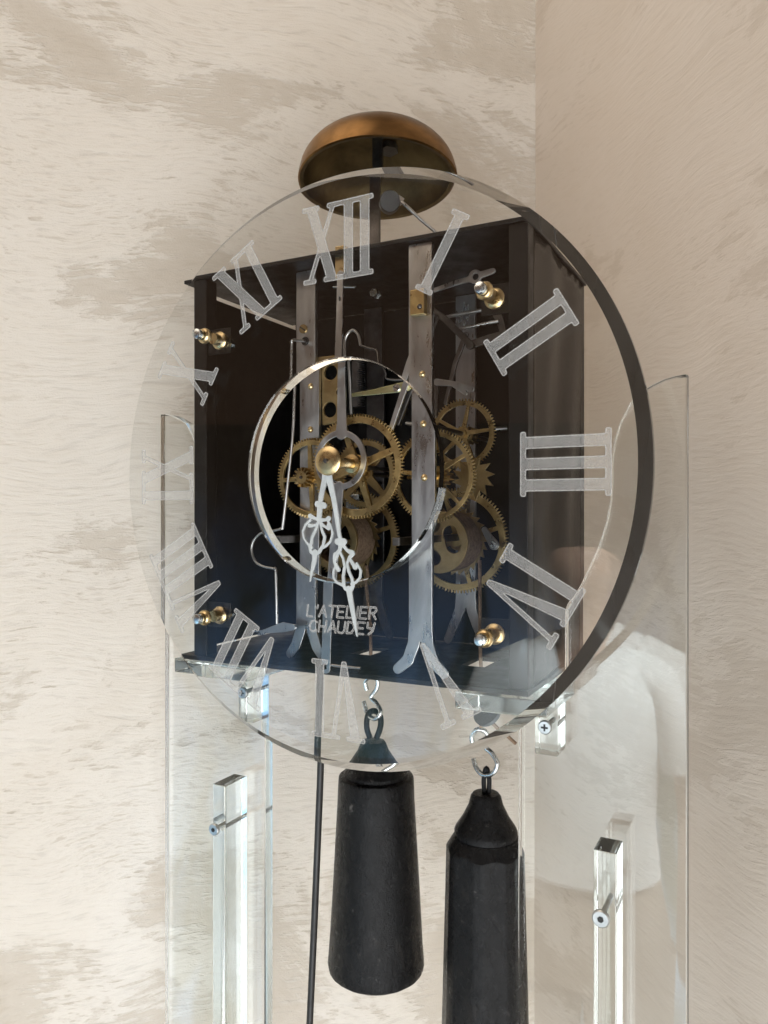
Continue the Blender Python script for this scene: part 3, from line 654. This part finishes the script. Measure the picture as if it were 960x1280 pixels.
# ---- levers and wires of the striking work
def wire(pts, r, material=M['steel'], name='wire', n=5, par=clock): return link(name, tube(catmull(pts, n), r, 8), material, par)
wire([(-0.0372, 0.0155, 0.2117), (-0.0360, 0.0060, 0.2102), (-0.0344, -0.0030, 0.2083), (-0.0353, -0.0030, 0.2058), (-0.0362, -0.0025, 0.1864), (-0.0381, -0.0020, 0.1505), (-0.0419, -0.0020, 0.1195), (-0.0459, -0.0020, 0.0910), (-0.0475, -0.0020, 0.0879), (-0.0558, -0.0020, 0.0860), (-0.0616, -0.0020, 0.0841), (-0.0668, -0.0020, 0.0787), (-0.0674, -0.0020, 0.0723), (-0.0642, -0.0020, 0.0660), (-0.0577, -0.0020, 0.0631), (-0.0500, -0.0020, 0.0620), (-0.0485, -0.0020, 0.0592), (-0.0479, -0.0015, 0.0263)], .0009, M['steel'], 'strike_wire', 6)
wire([(-0.0004, 0.0080, 0.1607), (-0.0016, 0.0080, 0.1852), (-0.0028, 0.0080, 0.2016), (-0.0016, 0.0080, 0.2096), (0.0031, 0.0080, 0.2129), (0.0071, 0.0080, 0.2092), (0.0086, 0.0080, 0.2030)], .0010, M['steel'], 'hook_wire')
wire([(0.0086, 0.0080, 0.2030), (0.0146, 0.0080, 0.2004), (0.0202, 0.0080, 0.1983), (0.0224, 0.0060, 0.1903), (0.0252, 0.0060, 0.1846), (0.0263, 0.0060, 0.1806), (0.0367, 0.0060, 0.1793)], .0007, M['dark_steel'], 'lever_wire', 3)
def flat(shapes, t, y, material, name, res=.0005): return link(name, curve_plate(sdf_loops(shapes, res, 1), t, y, .0002), material, clock)
lv = flat([('stroke', [(-0.00097, 0.17323), (0.01636, 0.17400), (0.03203, 0.17532), (0.03860, 0.17581)], [.0022, .0034, .0056, .0056])], .0018, .0100, M['green_brass'], 'brass_lever')
slot_screw((0.0314, 0.0090, 0.1752), .0024, .0010, lv, M['zinc'], .4)
flat([('stroke', [(0.05534, 0.21619), (0.04256, 0.18893), (0.02780, 0.15019)], [.0058, .0044, .0030])], .0020, .0085, M['steel'], 'strike_lever')
flat([('stroke', [(0.05714, 0.21626), (0.04431, 0.18629), (0.03005, 0.15361)], [.0034, .0030, .0022])], .0030, .0140, M['dark_steel'], 'strike_lever')
link('hinge_block', box(*(0.0472, 0.0566), -.0015, .0028, *(0.2146, 0.2298), .0005), M['brass'], clock)
dome(*(0.0536, -0.0016, 0.2193), .0016, M['dark_steel'], clock, 'rivet')
flat([('stroke', [(0.04913, 0.23746), (0.06320, 0.24007), (0.07273, 0.24122)], [.0026, .0030, .0036]), ('stroke', [(0.07273, 0.24122), (0.07639, 0.24218), (0.08002, 0.24265)], [.0040, .0086, .0042]), ('stroke', [(0.08002, 0.24265), (0.08771, 0.24398)], [.0042, .0036]), ('cut', [(0.07659, 0.24206), (0.07670, 0.24204)], .0040)], .0016, .0300, M['steel'], 'pointer_lever', .0004)
wire([(0.0504, 0.0400, 0.2224), (0.0662, 0.0400, 0.2236), (0.0816, 0.0400, 0.2242)], .0012, M['steel'], 'cross_rod')
wire([(0.0586, 0.0400, 0.2138), (0.0742, 0.0400, 0.2151), (0.0879, 0.0400, 0.2161)], .0012, M['steel'], 'cross_rod')
flat([('stroke', [(0.04317, 0.22852), (0.05425, 0.22006), (0.07150, 0.20208)], [.0042, .0040, .0040])], .0024, .0360, M['dark_steel'], 'frame_lever')
flat([('stroke', [(0.06937, 0.20280), (0.08200, 0.20547), (0.09432, 0.20662)], [.0050, .0052, .0060])], .0024, .0390, M['dark_steel'], 'frame_lever')
flat([('stroke', [(0.08336, 0.22598), (0.08754, 0.21748), (0.09014, 0.20823)], [.0060, .0050, .0040])], .0024, .0440, M['dark_steel'], 'frame_lever')
flat([('stroke', [(0.04422, 0.17100), (0.05111, 0.19710), (0.05847, 0.21490)], [.0026, .0030, .0036])], .0020, .0600, M['dark_steel'], 'rear_lever')
flat([('stroke', [(0.03959, 0.18472), (0.05282, 0.18263), (0.06462, 0.17805)], [.0046, .0030, .0034]), ('stroke', [(0.05111, 0.18276), (0.06015, 0.17574)], [.0036, .0024])], .0020, .0560, M['steel'], 'rear_lever')
flat([('stroke', [(0.03726, 0.16339), (0.03784, 0.18379)], [.0040, .0046])], .0020, .0580, M['dark_steel'], 'rear_lever')
wire([(0.0737, 0.0750, 0.1539), (0.0805, 0.0780, 0.1544)], .0014, M['steel'], 'arbor_end')
wire([(0.0897, 0.0820, 0.1559), (0.0935, 0.0820, 0.1559)], .0012, M['steel'], 'arbor_end')
wire([(-0.0134, 0.0120, 0.2433), (0.0026, 0.0120, 0.2411)], .0008, M['steel'], 'pin', 2)
link('nut', lathe([(0, -.003), (.0028, -.003), (.0030, -.0024), (.0030, .002), (0, .002)], (0.0075, 0.0300, 0.2409), (0, 1, 0), 6), M['zinc'], clock)
flat([('stroke', [(-0.06696, 0.01848), (-0.04917, 0.02296), (-0.04144, 0.02347)], [.0022, .0066, .0040]), ('stroke', [(-0.07370, 0.01857), (-0.06629, 0.01908)], .0014), ('stroke', [(-0.06965, 0.01664), (-0.06496, 0.01752)], .0014)], .0014, .0080, M['steel'], 'detent_fork', .0004)
wire([(0.0386, 0.0100, 0.1198), (0.0459, 0.0060, 0.1195)], .0011, M['brass'], 'pin', 2)
wire([(0.0375, 0.0100, 0.1533), (0.0428, 0.0080, 0.1523)], .0011, M['steel'], 'pin', 2)
link('suspension_post', join([box(*(-0.0069, 0.0001), .003, .008, .2450, .2655, .0004), lathe([(0, 0), (.0030, 0), (.0030, .0022), (.0016, .003), (0, .003)], (-0.0045, .0055, .2614), (0, 0, 1), 20)]), M['polished_brass'], clock)
# screws standing on the top plate
for (px_, yy, mt) in ((0.0776, .020, 'polished_brass'), (-0.0225, .010, 'dark_steel'), (0.0083, .010, 'dark_steel'), (0.0486, .030, 'dull_brass'), (0.0170, .050, 'dark_steel')):
    link('plate_screw', lathe([(0, .003), (.0020, .003), (.0026, .0022), (.0026, .0012), (.0016, .0008), (.0016, 0), (0, 0)], (px_, yy, .2614), (0, 0, 1), 18), M[mt], clock)

# ---- dial: 10 mm clear acrylic disc, bevelled front rim, round centre opening
DX, DZ, DR, HR = 0.0052, 0.1237, 0.1806, 0.0672
YF, YB, BV = -.0185, -.0083, .0062
bm = bmesh.new(); n = 192
def ring_v(r, y): return [bm.verts.new((DX + r * math.cos(2 * math.pi * k / n), y, DZ + r * math.sin(2 * math.pi * k / n))) for k in range(n)]
R_ = [ring_v(HR + .0007, YF), ring_v(DR - BV, YF), ring_v(DR, YF + BV), ring_v(DR, YB), ring_v(HR, YB), ring_v(HR, YF + .0007)]
for q in range(6):
    A, B = R_[q], R_[(q + 1) % 6]
    for k in range(n): bm.faces.new((A[k], A[(k + 1) % n], B[(k + 1) % n], B[k]))
dial = link('dial', auto_smooth(from_bm(bm), 20), M['acrylic'], clock)
dial['label'] = 'thick clear acrylic dial ring with bevelled rim'

# numerals, drawn flat (x across, z outward), units mm
def num_shapes(txt):
    HH = 47.0; adv = {'I': 11.2, 'V': 25.0, 'X': 27.0}; sh = []
    tot = sum(adv[c] for c in txt); x = -tot / 2
    def serif(cx, z, wdt, up):
        t = 2.7
        return ('poly', [(cx - wdt / 2, z), (cx + wdt / 2, z), (cx + wdt / 2, z + up * t), (cx - wdt / 2, z + up * t)])
    for c in txt:
        a = adv[c]; cx = x + a / 2
        if c == 'I':
            sh += [('poly', [(cx - 2.9, 0), (cx + 2.9, 0), (cx + 2.9, HH), (cx - 2.9, HH)]), serif(cx, 0, 11.4, 1), serif(cx, HH, 11.4, -1)]
        elif c == 'V':
            sh += [('poly', [(cx - 10.6, HH), (cx - 4.2, HH), (cx + 2.2, 0), (cx - .6, 0)]), ('poly', [(cx + 7.0, HH), (cx + 9.6, HH), (cx + 2.2, 0), (cx - .2, 0)]),
                   serif(cx - 7.4, HH, 12.4, -1), serif(cx + 8.3, HH, 9.4, -1)]
        else:
            sh += [('poly', [(cx - 11.2, HH), (cx - 4.6, HH), (cx + 11.2, 0), (cx + 4.6, 0)]), ('poly', [(cx + 7.4, HH), (cx + 10.0, HH), (cx - 7.4, 0), (cx - 10.0, 0)]),
                   serif(cx - 7.9, HH, 12.2, -1), serif(cx + 8.6, HH, 9.0, -1), serif(cx - 8.6, 0, 9.0, 1), serif(cx + 7.9, 0, 12.2, 1)]
        x += a
    return sh
R_IN = 0.1145
for k, txt in enumerate(['XII', 'I', 'II', 'III', 'IV', 'V', 'VI', 'VII', 'VIII', 'IX', 'X', 'XI']):
    loops = sdf_loops(num_shapes(txt), 0.42, 2)
    a = -2 * math.pi * k / 12
    lw = [rot2([(x * .001, R_IN + z * .001) for x, z in lp], a, 0, 0, DX, DZ) for lp in loops]
    nm = link('numeral', curve_plate(lw, .0003, YF - .0002), M['engrave'], dial)
    nm['label'] = 'engraved Roman numeral ' + txt
    link('numeral_outline', line_tubes(lw, YF - .0003, .00034), M['engrave_line'], nm) if False else link('numeral_outline', line_tubes(lw, YF - .0003, .00034), M['engrave_line'], dial)

# engraved maker's lettering (free-hand capitals)
GL = {'L': [[(0, 1), (0, 0), (.55, 0)]], "'": [[(.1, 1), (.05, .72)]], 'A': [[(0, 0), (.35, 1), (.7, 0)], [(.12, .36), (.58, .36)]], 'T': [[(0, 1), (.7, 1)], [(.35, 1), (.35, 0)]],
      'E': [[(.6, 1), (0, 1), (0, 0), (.6, 0)], [(0, .5), (.5, .5)]], 'I': [[(.1, 1), (.1, 0)]], 'R': [[(0, 0), (0, 1), (.45, 1), (.58, .78), (.42, .52), (0, .5)], [(.25, .5), (.6, 0)]],
      'C': [[(.62, .85), (.4, 1), (.12, .9), (0, .5), (.12, .1), (.4, 0), (.62, .18)]], 'H': [[(0, 1), (0, 0)], [(.6, 1), (.6, 0)], [(0, .5), (.6, .5)]],
      'U': [[(0, 1), (0, .2), (.18, 0), (.45, 0), (.6, .2), (.6, 1)]], 'D': [[(0, 0), (0, 1), (.4, .95), (.62, .5), (.4, .05), (0, 0)]], 'Y': [[(0, 1), (.02, .55), (.55, .5)], [(.6, 1), (.5, .3), (.2, 0)]]}
ADV = {"'": .32, 'I': .36}
for word, p0, p1 in (("L'ATELIER", (-0.0169, -0.0185, 0.0349), (0.0321, -0.0185, 0.0362)), ("CHAUDEY", (-0.0151, -0.0185, 0.0257), (0.0305, -0.0185, 0.0270))):
    hgt = .0068; tot = sum(ADV.get(c, .86) for c in word) - .2; wid = p1[0] - p0[0]; sx = wid / tot; x = p0[0]
    for i, c in enumerate(word):
        f = (x - p0[0]) / wid; zb = p0[2] + (p1[2] - p0[2]) * f
        sh = [('stroke', [(x + (gx + .14 * gz) * sx, zb + gz * hgt) for gx, gz in st_], .0010) for st_ in GL[c]]
        lp = sdf_loops(sh, .00022, 1)
        link('engraved_letter', curve_plate(lp, .0002, YF - .00015), M['engrave'], dial)
        link('letter_outline', line_tubes(lp, YF - .0002, .00018), M['engrave_line'], dial)
        x += ADV.get(c, .86) * sx

_c = Vector((DX, YF, DZ)); dial.matrix_basis = Matrix.Translation(_c) @ Matrix.Rotation(RAD(-1.4), 4, 'Z') @ Matrix.Translation(-_c)   # hangs a touch askew
# ---- four standoffs that carry the dial
for (x, z) in ((-.0960, .2150), (-.0960, .0290), (.0990, .2185), (.0990, .0300)):
    tab = link('standoff_tab', box(*sorted((x + math.copysign(.0115, x) * 1.0, x - math.copysign(.0085, x))), .0015, .0030, z - .0085, z + .0085, .0003), IR, clock)
    so = link('standoff', lathe([(0, .0015), (.0058, .0015), (.0060, -.0005), (.0050, -.0014), (.0038, -.0018), (.0038, -.0081), (0, -.0081)], (x, 0, z), (0, 1, 0), 32), M['polished_brass'], clock)
    link('collar', lathe([(0, -.0188), (.0050, -.0188), (.0052, -.0202), (.0045, -.0216), (.0035, -.0222), (.0035, -.0245), (0, -.0250)], (x, 0, z), (0, 1, 0), 32), M['polished_brass'], so)
    link('screw', lathe([(0, -.0240), (.0031, -.0235), (.0033, -.0276), (.0030, -.0282), (0, -.0292)], (x, 0, z), (0, 1, 0), 24), M['zinc'], so)
    me = box(-.0030, .0030, -.00015, .0003, -.0005, .0005); me.transform(Matrix.Rotation(random.uniform(.2, 1.2), 4, 'Y')); me.transform(Matrix.Translation((x, -.0282, z)))
    link('screw_slot', me, M['rod'], so)

# ---- bell, bell post, hammer
BX, BY, BZ, BR = -.0290, .0980, .3475, .0588
bell_prof = [(BR, 0), (BR + .0012, .0006), (BR + .0010, .004)]
for k in range(1, 15):
    a = math.pi / 2 * k / 14; bell_prof.append(((BR + .0006) * math.cos(a) ** .92 if k < 14 else 0, .003 + .0370 * math.sin(a)))
bl = link('bell', lathe(bell_prof, (BX, BY, BZ), (0, 0, 1), 72, 60), M['bell'], clock)
inn = [(BR, 0)] + [((BR - .0028) * math.cos(math.pi / 2 * k / 14) ** .92 if k < 14 else 0, .0006 + .0362 * math.sin(math.pi / 2 * k / 14)) for k in range(0, 15)]
link('bell_inside', lathe(inn, (BX, BY, BZ), (0, 0, 1), 72, 60), M['bell_in'], bl)
link('bell_post', box(BX - .0042, BX + .0042, BY - .0012, BY + .0012, .2613, BZ + .0360, .0004), M['dark_steel'], clock)
link('bell_nut', lathe([(0, 0), (.0075, 0), (.0075, .005), (0, .005)], (BX + .006, BY + .006, BZ + .0270), (0, 0, 1), 6), M['dark_steel'], bl)
_t = Matrix.Translation((BX, BY, BZ)) @ Matrix.Rotation(RAD(-6.5), 4, Vector((.8876, .4607, 0))) @ Matrix.Translation((-BX, -BY, -BZ))
bl.matrix_basis = _t
hm = link('hammer', lathe([(0, -.011), (.0062, -.0108), (.0068, -.010), (.0068, .010), (.0062, .0108), (0, .011)], (0.0127, 0.0400, 0.3028), (.46, -.84, -.30), 28), M['rod'], clock)
link('hammer_collar', lathe([(0, -.003), (.0036, -.003), (.0036, .004), (0, .004)], (0.0197, 0.0360, 0.3027), (.8, .1, -.55), 4), M['steel'], hm)
wire([(0.0221, 0.0360, 0.3007), (0.0261, 0.0360, 0.2973), (0.0346, 0.0400, 0.2883), (0.0443, 0.0450, 0.2789), (0.0470, 0.0480, 0.2742)], .0011, M['steel'], 'hammer_wire', 5, hm)

# ================================================================== pendulum (hangs from the clock)
pend = thing('pendulum', 'flat steel pendulum with ring round the hand arbor and black rod below', 'pendulum', (-0.0253, -.001, -.26))
PYC = -.0012
rc = (-0.0029, -0.0012, 0.1313)
ps = [('stroke', [(-0.00030, 0.24603), (-0.00088, 0.21864), (-0.00204, 0.18377), (-0.00175, 0.15375)], [.0042, .0046, .0054, .0066]),
      ('stroke', arc(rc[0], rc[2], 0.0168, 0, 2 * math.pi, 40), .0036),
      ('stroke', [(-0.00175, 0.15475), (-0.00204, 0.14826)], [.0066, .0084]),
      ('stroke', [(-0.00378, 0.11479), (-0.00553, 0.09375), (-0.00905, 0.05396), (-0.01081, 0.00094)], [.0064, .0066, .0068, .0064]), ('cut', [(-0.00059, 0.23209), (-0.00059, 0.22959)], .0012)]
link('suspension_strip', curve_plate(sdf_loops(ps, .0005, 1), .0014, PYC, .0002), M['steel'], pend)
pr = [(-0.0109, -0.0010, 0.0024), (-0.0145, -0.0010, 0.0006), (-0.0151, -0.0010, -0.0035), (-0.0166, -0.0010, -0.0331), (-0.0181, -0.0010, -0.0739), (-0.0223, -0.0010, -0.1613), (-0.0259, -0.0010, -0.2287), (-0.0274, -0.0010, -0.2625)]
link('rod', tube(pr, .0022, 8), M['rod'], pend)
link('end_hook', tube([(-0.0112, -0.0005, 0.0033), (-0.0019, -0.0005, 0.0031), (0.0136, -0.0005, 0.0031)], .0009, 8), M['steel'], pend)

# ================================================================== weights
WY = .070
def weight(name, label, x, z_eye, neck, body, wob):
    t = thing(name, label, 'weight', (x, WY, body[-1][1]), 'clock weights')
    link('body', lathe(body, (x, WY, 0), (0, 0, 1), 64, 35, wob), M['paint'], t)
    link('neck', lathe(neck, (x, WY, 0), (0, 0, 1), 48, 40), M['paint'], t)
    return t
xl = -.0156
t = weight('clock_weight', 'short tapered black iron weight hanging left below the dial', xl, 0,
           [(0, -.0635), (.0080, -.0637), (.0092, -.0655), (.0112, -.0705), (.0165, -.0785), (.0222, -.0855), (.0232, -.0872), (.0228, -.0900), (0, -.0905)],
           [(0, -.0885), (.0248, -.0888), (.0264, -.0896), (.0269, -.0908), (.0272, -.0985), (.0274, -.105), (.0290, -.130), (.0308, -.165), (.0328, -.200), (.0338, -.2155), (.0345, -.2215), (.0338, -.2255), (.0318, -.2272), (0, -.2275)], .010)
eye = [(-0.0182, 0.0700, -0.0622), (-0.0208, 0.0700, -0.0551), (-0.0201, 0.0700, -0.0464), (-0.0156, 0.0700, -0.0424), (-0.0104, 0.0700, -0.0447), (-0.0098, 0.0700, -0.0526), (-0.0130, 0.0700, -0.0615)]
link('eye', tube(catmull(eye), .0021, 10), M['paint'], t)
S1 = [(-0.0208, 0.0700, -0.0281), (-0.0216, 0.0690, -0.0222), (-0.0165, 0.0680, -0.0178), (-0.0118, 0.0690, -0.0201), (-0.0130, 0.0700, -0.0267), (-0.0175, 0.0700, -0.0329), (-0.0127, 0.0695, -0.0368), (-0.0087, 0.0680, -0.0423), (-0.0132, 0.0680, -0.0474), (-0.0204, 0.0705, -0.0454), (-0.0245, 0.0720, -0.0370)]
link('hook', tube(catmull(S1, 8), .0017, 10), M['zinc'], t)
link('cord', tube([(-0.0170, 0.0690, -0.0189), (-.0178, .070, .02), (-.026, .075, .060)], .0013, 8), M['rope'], t)
xr = .0672
t = thing('clock_weight', 'longer faceted black iron weight with stepped shoulder hanging right below the dial', 'weight', (xr, WY, -.2975), 'clock weights')
link('neck', lathe([(0, -.0880), (.0085, -.0882), (.0100, -.0900), (.0115, -.0960), (.0155, -.1040), (.0202, -.1110), (.0210, -.1130), (.0208, -.1160), (0, -.1160)], (xr, WY, 0), (0, 0, 1), 48, 40), M['paint'], t)
bm = bmesh.new(); rings = []; NS = 160
def oct_r(th, R, k=8, rot=0.22):
    f = ((th + rot + math.pi / k) % (2 * math.pi / k)) - math.pi / k
    return R * math.cos(math.pi / k) / math.cos(f)
hs = [-.1162 - .0002 * q for q in range(92)] + [-.1345 - .009 * q for q in range(1, 18)] + [-.2950, -.2975]
for h in hs:
    Rb = .0274 + (.0322 - .0274) * (-.1162 - h) / .18
    cone = .0212 + (-.1162 - h) * .62 if h > -.1345 else 9
    if h < -.296: cone = Rb - .003
    rings.append([bm.verts.new((xr + min(oct_r(2 * math.pi * k / NS, Rb), cone, Rb * .958) * math.cos(2 * math.pi * k / NS), WY + min(oct_r(2 * math.pi * k / NS, Rb), cone, Rb * .958) * math.sin(2 * math.pi * k / NS), h)) for k in range(NS)])
for A, B in zip(rings[:-1], rings[1:]):
    for k in range(NS): bm.faces.new((A[k], A[(k + 1) % NS], B[(k + 1) % NS], B[k]))
bm.faces.new(rings[0]); bm.faces.new(rings[-1])
link('body', auto_smooth(from_bm(bm), 28), M['paint'], t)
link('eye', tube(catmull([(0.0665, 0.0700, -0.0930), (0.0657, 0.0700, -0.0798), (0.0676, 0.0700, -0.0715), (0.0696, 0.0700, -0.0792), (0.0688, 0.0700, -0.0926)]), .0016, 10), M['paint'], t)
S2 = [(0.0603, 0.0700, -0.0566), (0.0590, 0.0690, -0.0506), (0.0633, 0.0680, -0.0452), (0.0686, 0.0690, -0.0461), (0.0704, 0.0700, -0.0515), (0.0665, 0.0700, -0.0573), (0.0717, 0.0695, -0.0612), (0.0759, 0.0680, -0.0671), (0.0725, 0.0680, -0.0739), (0.0652, 0.0690, -0.0759), (0.0601, 0.0705, -0.0723), (0.0578, 0.0720, -0.0671)]
link('hook', tube(catmull(S2, 8), .0017, 10), M['zinc'], t)
pc = (0.0704, 0.0680, -0.0324)
pul = link('pulley', lathe([(.0028, -.0016), (.0096, -.0016), (.0102, -.0008), (.0094, 0), (.0102, .0008), (.0096, .0016), (.0028, .0016), (.0028, -.0016)], pc, (-.25, -.72, .55), 40), M['rod'], t)
link('pulley_bush', lathe([(0, -.0022), (.0026, -.0022), (.0026, .0022), (0, .0022)], pc, (-.25, -.72, .55), 20), M['zinc'], pul)
link('cord', tube(catmull([(0.0635, 0.0720, 0.0667), (0.0638, 0.0720, 0.0345), (0.0641, 0.0720, 0.0051), (0.0665, 0.0700, -0.0291), (0.0663, 0.0690, -0.0406), (0.0650, 0.0680, -0.0453)]), .0013, 8), M['rope'], t)
link('cord_tail', tube(catmull([(0.0673, 0.0680, -0.0418), (0.0746, 0.0660, -0.0393), (0.0823, 0.0660, -0.0462), (0.0893, 0.0660, -0.0515)]), .0012, 8), M['rope'], t)

# ================================================================== person behind the camera, seen only as a reflection in the acrylic
pers = thing('person', 'person in a white short-sleeved top standing behind the camera, seen as a reflection', 'person', (-.115, -1.02, -1.50))
PX, PYY = -.115, -1.02
m_skin, nt, b = mat("skin"); b.inputs['Base Color'].default_value = (0.30, 0.185, 0.13, 1); b.inputs['Roughness'].default_value = 0.55
m_shirt = metal("white_cotton", (0.72, 0.78, 0.80), (0.80, 0.84, 0.86), (0.8, 0.95), 0.0, 14)
m_trs = metal("beige_trousers", (0.30, 0.24, 0.19), (0.38, 0.31, 0.25), (0.8, 0.95), 0.0, 14)
m_hair = metal("brown_hair", (0.035, 0.022, 0.014), (0.07, 0.045, 0.03), (0.5, 0.7), 0.0, 40)
vs = [(0, 0, -.66), (0, .01, -.50), (0, .015, -.34), (0, .005, -.21), (0, .0, -.14), (0, .02, -.085), (0, .03, -.02), (0, .03, .06)]
rd = [.135, .115, .125, .105, .052, .050, .072, .078]; ed = [(k, k + 1) for k in range(7)]
for sx in (-1, 1):
    b0 = len(vs); vs += [(sx * .10, 0, -.20), (sx * .165, 0, -.21), (sx * .20, .005, -.33), (sx * .215, .02, -.46), (sx * .215, .07, -.60), (sx * .213, .09, -.68), (sx * .21, .10, -.745)]; rd += [.045, .040, .040, .036, .031, .029, .016]
    ed += [(3, b0)] + [(b0 + k, b0 + k + 1) for k in range(6)]
    b0 = len(vs); vs += [(sx * .085, 0, -.76), (sx * .09, .01, -1.05), (sx * .09, 0, -1.40), (sx * .092, .0, -1.455), (sx * .10, .13, -1.475)]; rd += [.085, .060, .042, .040, .030]
    ed += [(0, b0)] + [(b0 + k, b0 + k + 1) for k in range(4)]
me = bpy.data.meshes.new('body'); me.from_pydata([(PX + x, PYY + y, z) for x, y, z in vs], ed, [])
ob = bpy.data.objects.new('tmp', me); COL.objects.link(ob)
sk = ob.modifiers.new('skin', 'SKIN'); 
if not me.skin_vertices: me.attributes.new('skin', 'FLOAT', 'POINT')
for k, sv in enumerate(me.skin_vertices[0].data): sv.radius = (rd[k], rd[k] * (.72 if k < 4 else 1)); sv.use_root = (k == 0)
ss = ob.modifiers.new('sub', 'SUBSURF'); ss.levels = 2; ss.render_levels = 2
dg = bpy.context.evaluated_depsgraph_get(); dg.update()
bme = bpy.data.meshes.new_from_object(ob.evaluated_get(dg)); bpy.data.objects.remove(ob)
link('body', bme, m_skin, pers, True)
def loft(secs, n=40):
    bm = bmesh.new(); R2 = []
    for (cx, cy_, cz, rx, ry, dz) in secs:
        R2.append([bm.verts.new((PX + cx + rx * math.cos(2 * math.pi * k / n), PYY + cy_ + ry * math.sin(2 * math.pi * k / n), cz + dz * max(0, math.sin(2 * math.pi * k / n)) ** 2)) for k in range(n)])
    for A, B in zip(R2[:-1], R2[1:]):
        for k in range(n): bm.faces.new((A[k], A[(k + 1) % n], B[(k + 1) % n], B[k]))
    return auto_smooth(from_bm(bm), 70)
shirt = [loft([(0, .01, -.60, .150, .118, 0), (0, .01, -.50, .140, .112, 0), (0, .015, -.38, .150, .118, 0), (0, .01, -.28, .165, .110, 0), (0, .005, -.215, .172, .100, 0), (0, .0, -.165, .150, .092, -.015), (0, .0, -.135, .105, .082, -.05), (0, .0, -.118, .066, .066, -.095)])]
for sx in (-1, 1):
    shirt.append(tube([(PX + sx * .10, PYY, -.205), (PX + sx * .165, PYY, -.228), (PX + sx * .195, PYY + .004, -.31), (PX + sx * .212, PYY + .01, -.38)], .072, 20, False, .062))
link('shirt', join(shirt), m_shirt, pers)
tr_ = [loft([(0, 0, -.58, .142, .110, 0), (0, 0, -.70, .165, .120, 0), (0, 0, -.80, .172, .118, 0)])]
for sx in (-1, 1): tr_.append(tube([(PX + sx * .085, PYY, -.74), (PX + sx * .09, PYY + .01, -1.05), (PX + sx * .09, PYY, -1.43)], .092, 20, False, .062))
link('trousers', join(tr_), m_trs, pers)
hair = lathe([(0, .100), (.045, .094), (.078, .066), (.092, .02), (.090, -.03), (.085, -.09), (.070, -.10), (.066, -.02), (0, .0)], (PX, PYY - .012, .055), (0, 0.22, 1), 32, 60)
link('hair', hair, m_hair, pers)
